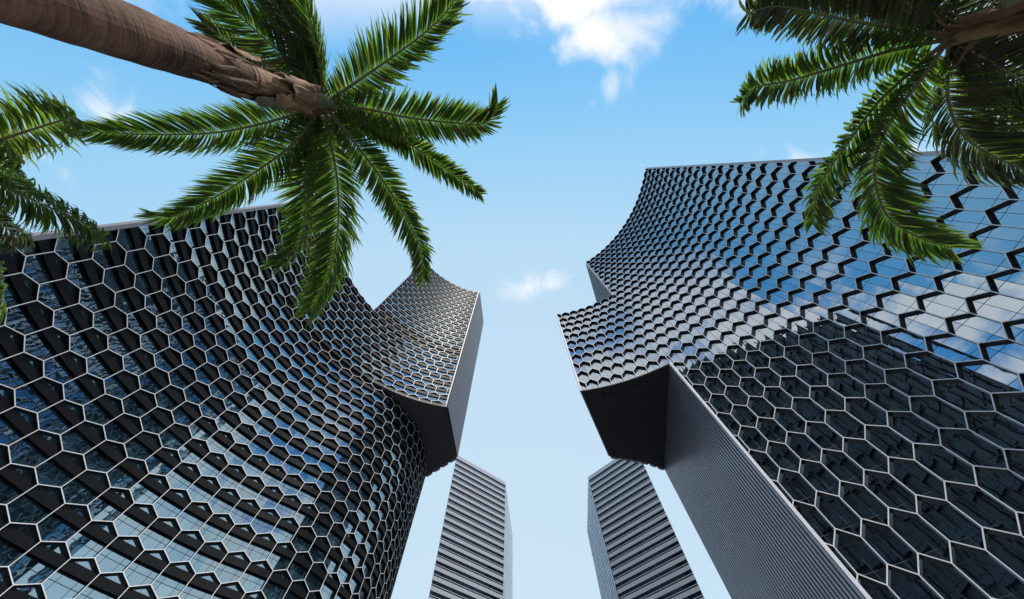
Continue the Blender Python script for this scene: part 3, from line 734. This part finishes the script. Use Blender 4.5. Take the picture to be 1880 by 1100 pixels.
def palm(root_label, base_q, hc, lean, trunk_r, fronds, seed, swell=1.0, cat='palm tree', shaft=2.0, group=None):
    cx, cy = base_q[0] * hc, base_q[1] * hc
    root = empty('palm_tree', (0, 0, 0)); tag(root, root_label, cat, group)
    rnd = random.Random(seed); top = hc + CAMZ
    # trunk
    n = 60; pts = []; rad = []
    zt = top - shaft
    for i in range(n + 1):
        t = i / n; zz = zt * t
        pts.append((cx + lean[0] * (1 - t) ** 1.5, cy + lean[1] * (1 - t) ** 1.5, zz))
        rad.append(trunk_r * (1.12 - .05 * t + .25 * math.exp(-t * 14)) * (1 + .012 * math.sin(i * 2.1)) * (1 - .14 * max(0, t - .8) / .2))
    mb = MB(); tube(mb, pts, rad, 28); tr = mb.build('trunk', [M_bark], root)
    # crownshaft with bulging, peeling sheaths
    mb = MB(); pts = []; rad = []
    for i in range(15):
        t = i / 14; pts.append((cx, cy, zt - .1 + (shaft + .05) * t)); rad.append(trunk_r * (.93 + .10 * math.sin(t * 7 + seed) * (1 - t) - .38 * t))
    tube(mb, pts, rad, 24); mb.build('crownshaft', [M_shaft], root)
    for k in range(17):
        a = rnd.uniform(0, 6.28); z0 = zt + rnd.uniform(-1.1, .9); ln = rnd.uniform(.45, 1.1); mb = MB(); rows = []
        wv = rnd.uniform(.5, .95); out_ = rnd.uniform(.02, .07)
        for i in range(9):
            t = i / 8; ww = wv * .8 * math.sin(math.pi * min(1, .12 + t * .86)) ** .7 * rnd.uniform(.8, 1.15); rr = trunk_r * (1.02 - .15 * t) + out_ + .10 * t * t * rnd.uniform(.4, 1)
            row = []
            for j in range(6):
                u = (j / 5 - .5) * 2; aa = a + u * ww; r_ = rr - .03 * u * u; row.append((cx + r_ * math.cos(aa), cy + r_ * math.sin(aa), z0 + ln * t))
            rows.append(row)
        grid(mb, rows, 0, False, True, lambda i, j: (j * .1, i * .1)); mb.build('leaf_sheath', [M_sheath if k % 8 == 0 else (M_shaft if k % 2 == 1 else M_fibre)], root)
    for k in range(40):
        a = rnd.uniform(0, 6.28); z0 = zt + rnd.uniform(-1.1, 1.2); ln = rnd.uniform(.25, .8); r_ = trunk_r * (1.0 if z0 < zt + .3 else .88) + .015
        P3 = [Vector((cx + (r_ + o_) * math.cos(a + da), cy + (r_ + o_) * math.sin(a + da), z0 + ln * t)) for t, o_, da in ((0, -.01, 0), (.35, .02, rnd.uniform(-.1, .1)), (.7, .03, rnd.uniform(-.15, .15)), (1, .035 + rnd.uniform(0, .06), rnd.uniform(-.2, .2)))]
        mb = MB(); tube(mb, P3, [.014, .026, .02, .003], 4, 0, .4); mb.build('bark_shred', [M_fibre], root)
    for k in range(26):         # torn brown stubs round the crown base
        a = rnd.uniform(0, 6.28); ln = rnd.uniform(.18, .5); e = rnd.uniform(-.1, .9); p = Vector((cx + trunk_r * .5 * math.cos(a), cy + trunk_r * .5 * math.sin(a), top - rnd.uniform(.05, .45)))
        d = Vector((math.cos(a) * math.cos(e), math.sin(a) * math.cos(e), math.sin(e)))
        mb = MB(); tube(mb, [p, p + d * ln * .5 + Vector((0, 0, .02)), p + d * ln], [.035, .022, .003], 5, 0, .35); mb.build('torn_stub', [M_fibre], root)
    for i, fr in enumerate(fronds):
        frond(root, fr[0], [hc + v for v in fr[1]], fr[2], seed * 100 + i, **(fr[3] if len(fr) > 3 else {}))
    return root
C1 = (592, 193)
F1 = [
 ([C1, (500, 222), (400, 243), (290, 247), (190, 243), (138, 234)], [-.1, .25, .35, .2, -.05, -.3], .50),
 ([C1, (540, 262), (470, 315), (390, 365), (320, 398), (276, 392)], [-.1, .2, .25, .1, -.25, -.5], .50, dict(roll=.25)),
 ([C1, (572, 260), (560, 330), (560, 400), (545, 450), (508, 486)], [-.1, .3, .45, .4, .1, -.3], .62, dict(roll=-.5)),
 ([C1, (607, 260), (620, 340), (620, 420), (605, 500), (570, 572)], [-.1, .1, .0, -.2, -.5, -.9], .68, dict(roll=-.15)),
 ([C1, (640, 248), (695, 320), (740, 390), (770, 450), (778, 512)], [-.1, .05, .05, -.15, -.45, -.85], .46, dict(roll=.2)),
 ([C1, (660, 215), (730, 250), (790, 290), (840, 325), (884, 357)], [-.1, .3, .45, .4, .25, .05], .40, dict(roll=-.2)),
 ([C1, (670, 200), (750, 216), (830, 225), (890, 226), (915, 190)], [-.1, .1, .1, -.05, -.3, -.35], .52, dict(roll=.1)),
 ([C1, (655, 150), (720, 105), (780, 60), (825, 15), (845, -30)], [-.1, .15, .2, .1, -.1, -.4], .55, dict(roll=-.1)),
 ([C1, (588, 130), (575, 70), (565, 10), (560, -50), (560, -90)], [-.1, .2, .3, .2, .0, -.3], .48, dict(roll=.3)),
 ([C1, (545, 125), (490, 75), (440, 30), (385, -15), (330, -50)], [-.1, .25, .35, .3, .1, -.2], .52, dict(roll=-.2)),
 ([C1, (575, 140), (560, 80), (545, 20), (530, -50)], [-.1, .5, .75, .8, .7], .46, dict(mi=2)),
 ([C1, (530, 165), (470, 130), (420, 80), (370, 40)], [-.1, .5, .8, .9, .8], .44, dict(mi=2)),
 ([C1, (570, 120), (540, 60), (500, 0), (465, -50), (440, -80)], [-.1, .35, .5, .5, .3, .1], .48, dict(mi=2)),
 ([C1, (622, 215), (690, 235), (750, 262), (800, 300)], [-.1, .4, .6, .6], .42, dict(mi=1)),
 ([C1, (600, 225), (585, 290), (582, 350), (590, 410)], [-.1, .45, .7, .8], .46, dict(mi=1)),
]
palm('palm whose whole crown and long ringed trunk show against the sky', px2q(*C1), 7.5, (-.15, -.1), .25, F1, 3)
C2 = (1742, 72)
F2 = [
 ([C2, (1640, 92), (1540, 122), (1450, 148), (1390, 160), (1358, 190)], [-.1, .1, .1, -.05, -.25, -.45], .50, dict(roll=.1)),
 ([C2, (1650, 52), (1560, 38), (1480, 20), (1420, 12), (1370, 25)], [-.1, .1, .15, .0, -.2, -.5], .60, dict(mi=2)),
 ([C2, (1660, 20), (1580, -20), (1490, -30), (1420, -10), (1385, 30)], [-.1, .3, .4, .3, .1, -.2], .50),
 ([C2, (1680, 125), (1610, 190), (1555, 265), (1505, 340), (1492, 412)], [-.1, .05, .05, -.15, -.45, -.8], .50, dict(roll=-.1, base_r=.045)),
 ([C2, (1695, 140), (1640, 215), (1605, 300), (1625, 390), (1685, 435), (1748, 455)], [-.1, .0, -.05, -.3, -.75, -1.1, -1.3], .55, dict(roll=-.3, base_r=.045)),
 ([C2, (1740, 130), (1742, 190), (1770, 250), (1830, 290), (1900, 320)], [-.1, .1, .1, -.1, -.4, -.8], .60, dict(mi=2, base_r=.045)),
 ([C2, (1800, 72), (1860, 62), (1930, 40), (2000, 0)], [-.1, .15, .2, .1, -.1], .55, dict(mi=2)),
 ([C2, (1810, 110), (1880, 150), (1960, 200), (2040, 260)], [-.1, .15, .2, .0, -.3], .62, dict(mi=2)),
 ([C2, (1750, 30), (1770, -20), (1800, -70), (1830, -110)], [-.1, .3, .3, .2, .0], .5, dict(mi=2)),
 ([C2, (1700, 45), (1650, -10), (1590, -70), (1530, -110)], [-.1, .2, .3, .2, .0], .5, dict(mi=2)),
 ([C2, (1690, 20), (1630, -40), (1560, -60)], [-.1, .5, .8, .9], .5, dict(mi=2)),
 ([C2, (1780, 120), (1830, 200), (1900, 260)], [-.1, .4, .5, .4], .5, dict(mi=2)),
 ([C2, (1800, 35), (1850, -5), (1910, -40)], [-.1, .2, .2, .1], .5, dict(mi=2)),
]
palm('palm with dark fronds hanging over the top of the right tower', px2q(*C2), 6.4, (.1, -.1), .22, F2, 5)
C3 = (-95, 300)
F3 = [
 ([C3, (-40, 272), (15, 252), (65, 236), (110, 222), (140, 215)], [-.1, .1, .1, .0, -.1, -.3], .55, dict(mi=1)),
 ([C3, (-40, 320), (20, 348), (80, 376), (140, 402), (192, 434)], [-.1, .15, .15, .0, -.25, -.55], .50, dict(roll=.15)),
 ([C3, (-70, 350), (-30, 410), (-5, 470), (5, 530), (0, 580)], [-.1, .1, .0, -.3, -.8, -1.4], .52, dict(roll=.2)),
 ([C3, (-60, 265), (-20, 250), (20, 262), (40, 300)], [-.1, .4, .5, .4, .2], .42, dict(mi=1)),
 ([C3, (-60, 330), (-20, 380), (20, 425), (60, 440)], [-.1, .35, .4, .2, -.1], .42, dict(mi=2)),
 ([C3, (-60, 300), (-20, 305), (25, 318), (60, 345)], [-.1, .5, .7, .7, .5], .42),
 ([C3, (-140, 360), (-180, 430), (-220, 500)], [-.1, .1, .0, -.4], .5),
 ([C3, (-160, 270), (-240, 240), (-330, 230)], [-.1, .1, .1, -.2], .5),
 ([C3, (-110, 240), (-130, 180), (-150, 120)], [-.1, .2, .2, .0], .5),
]
palm('palm mostly beyond the left edge, only frond tips reaching into view', px2q(*C3), 5.6, (.0, -.1), .19, F3, 9)
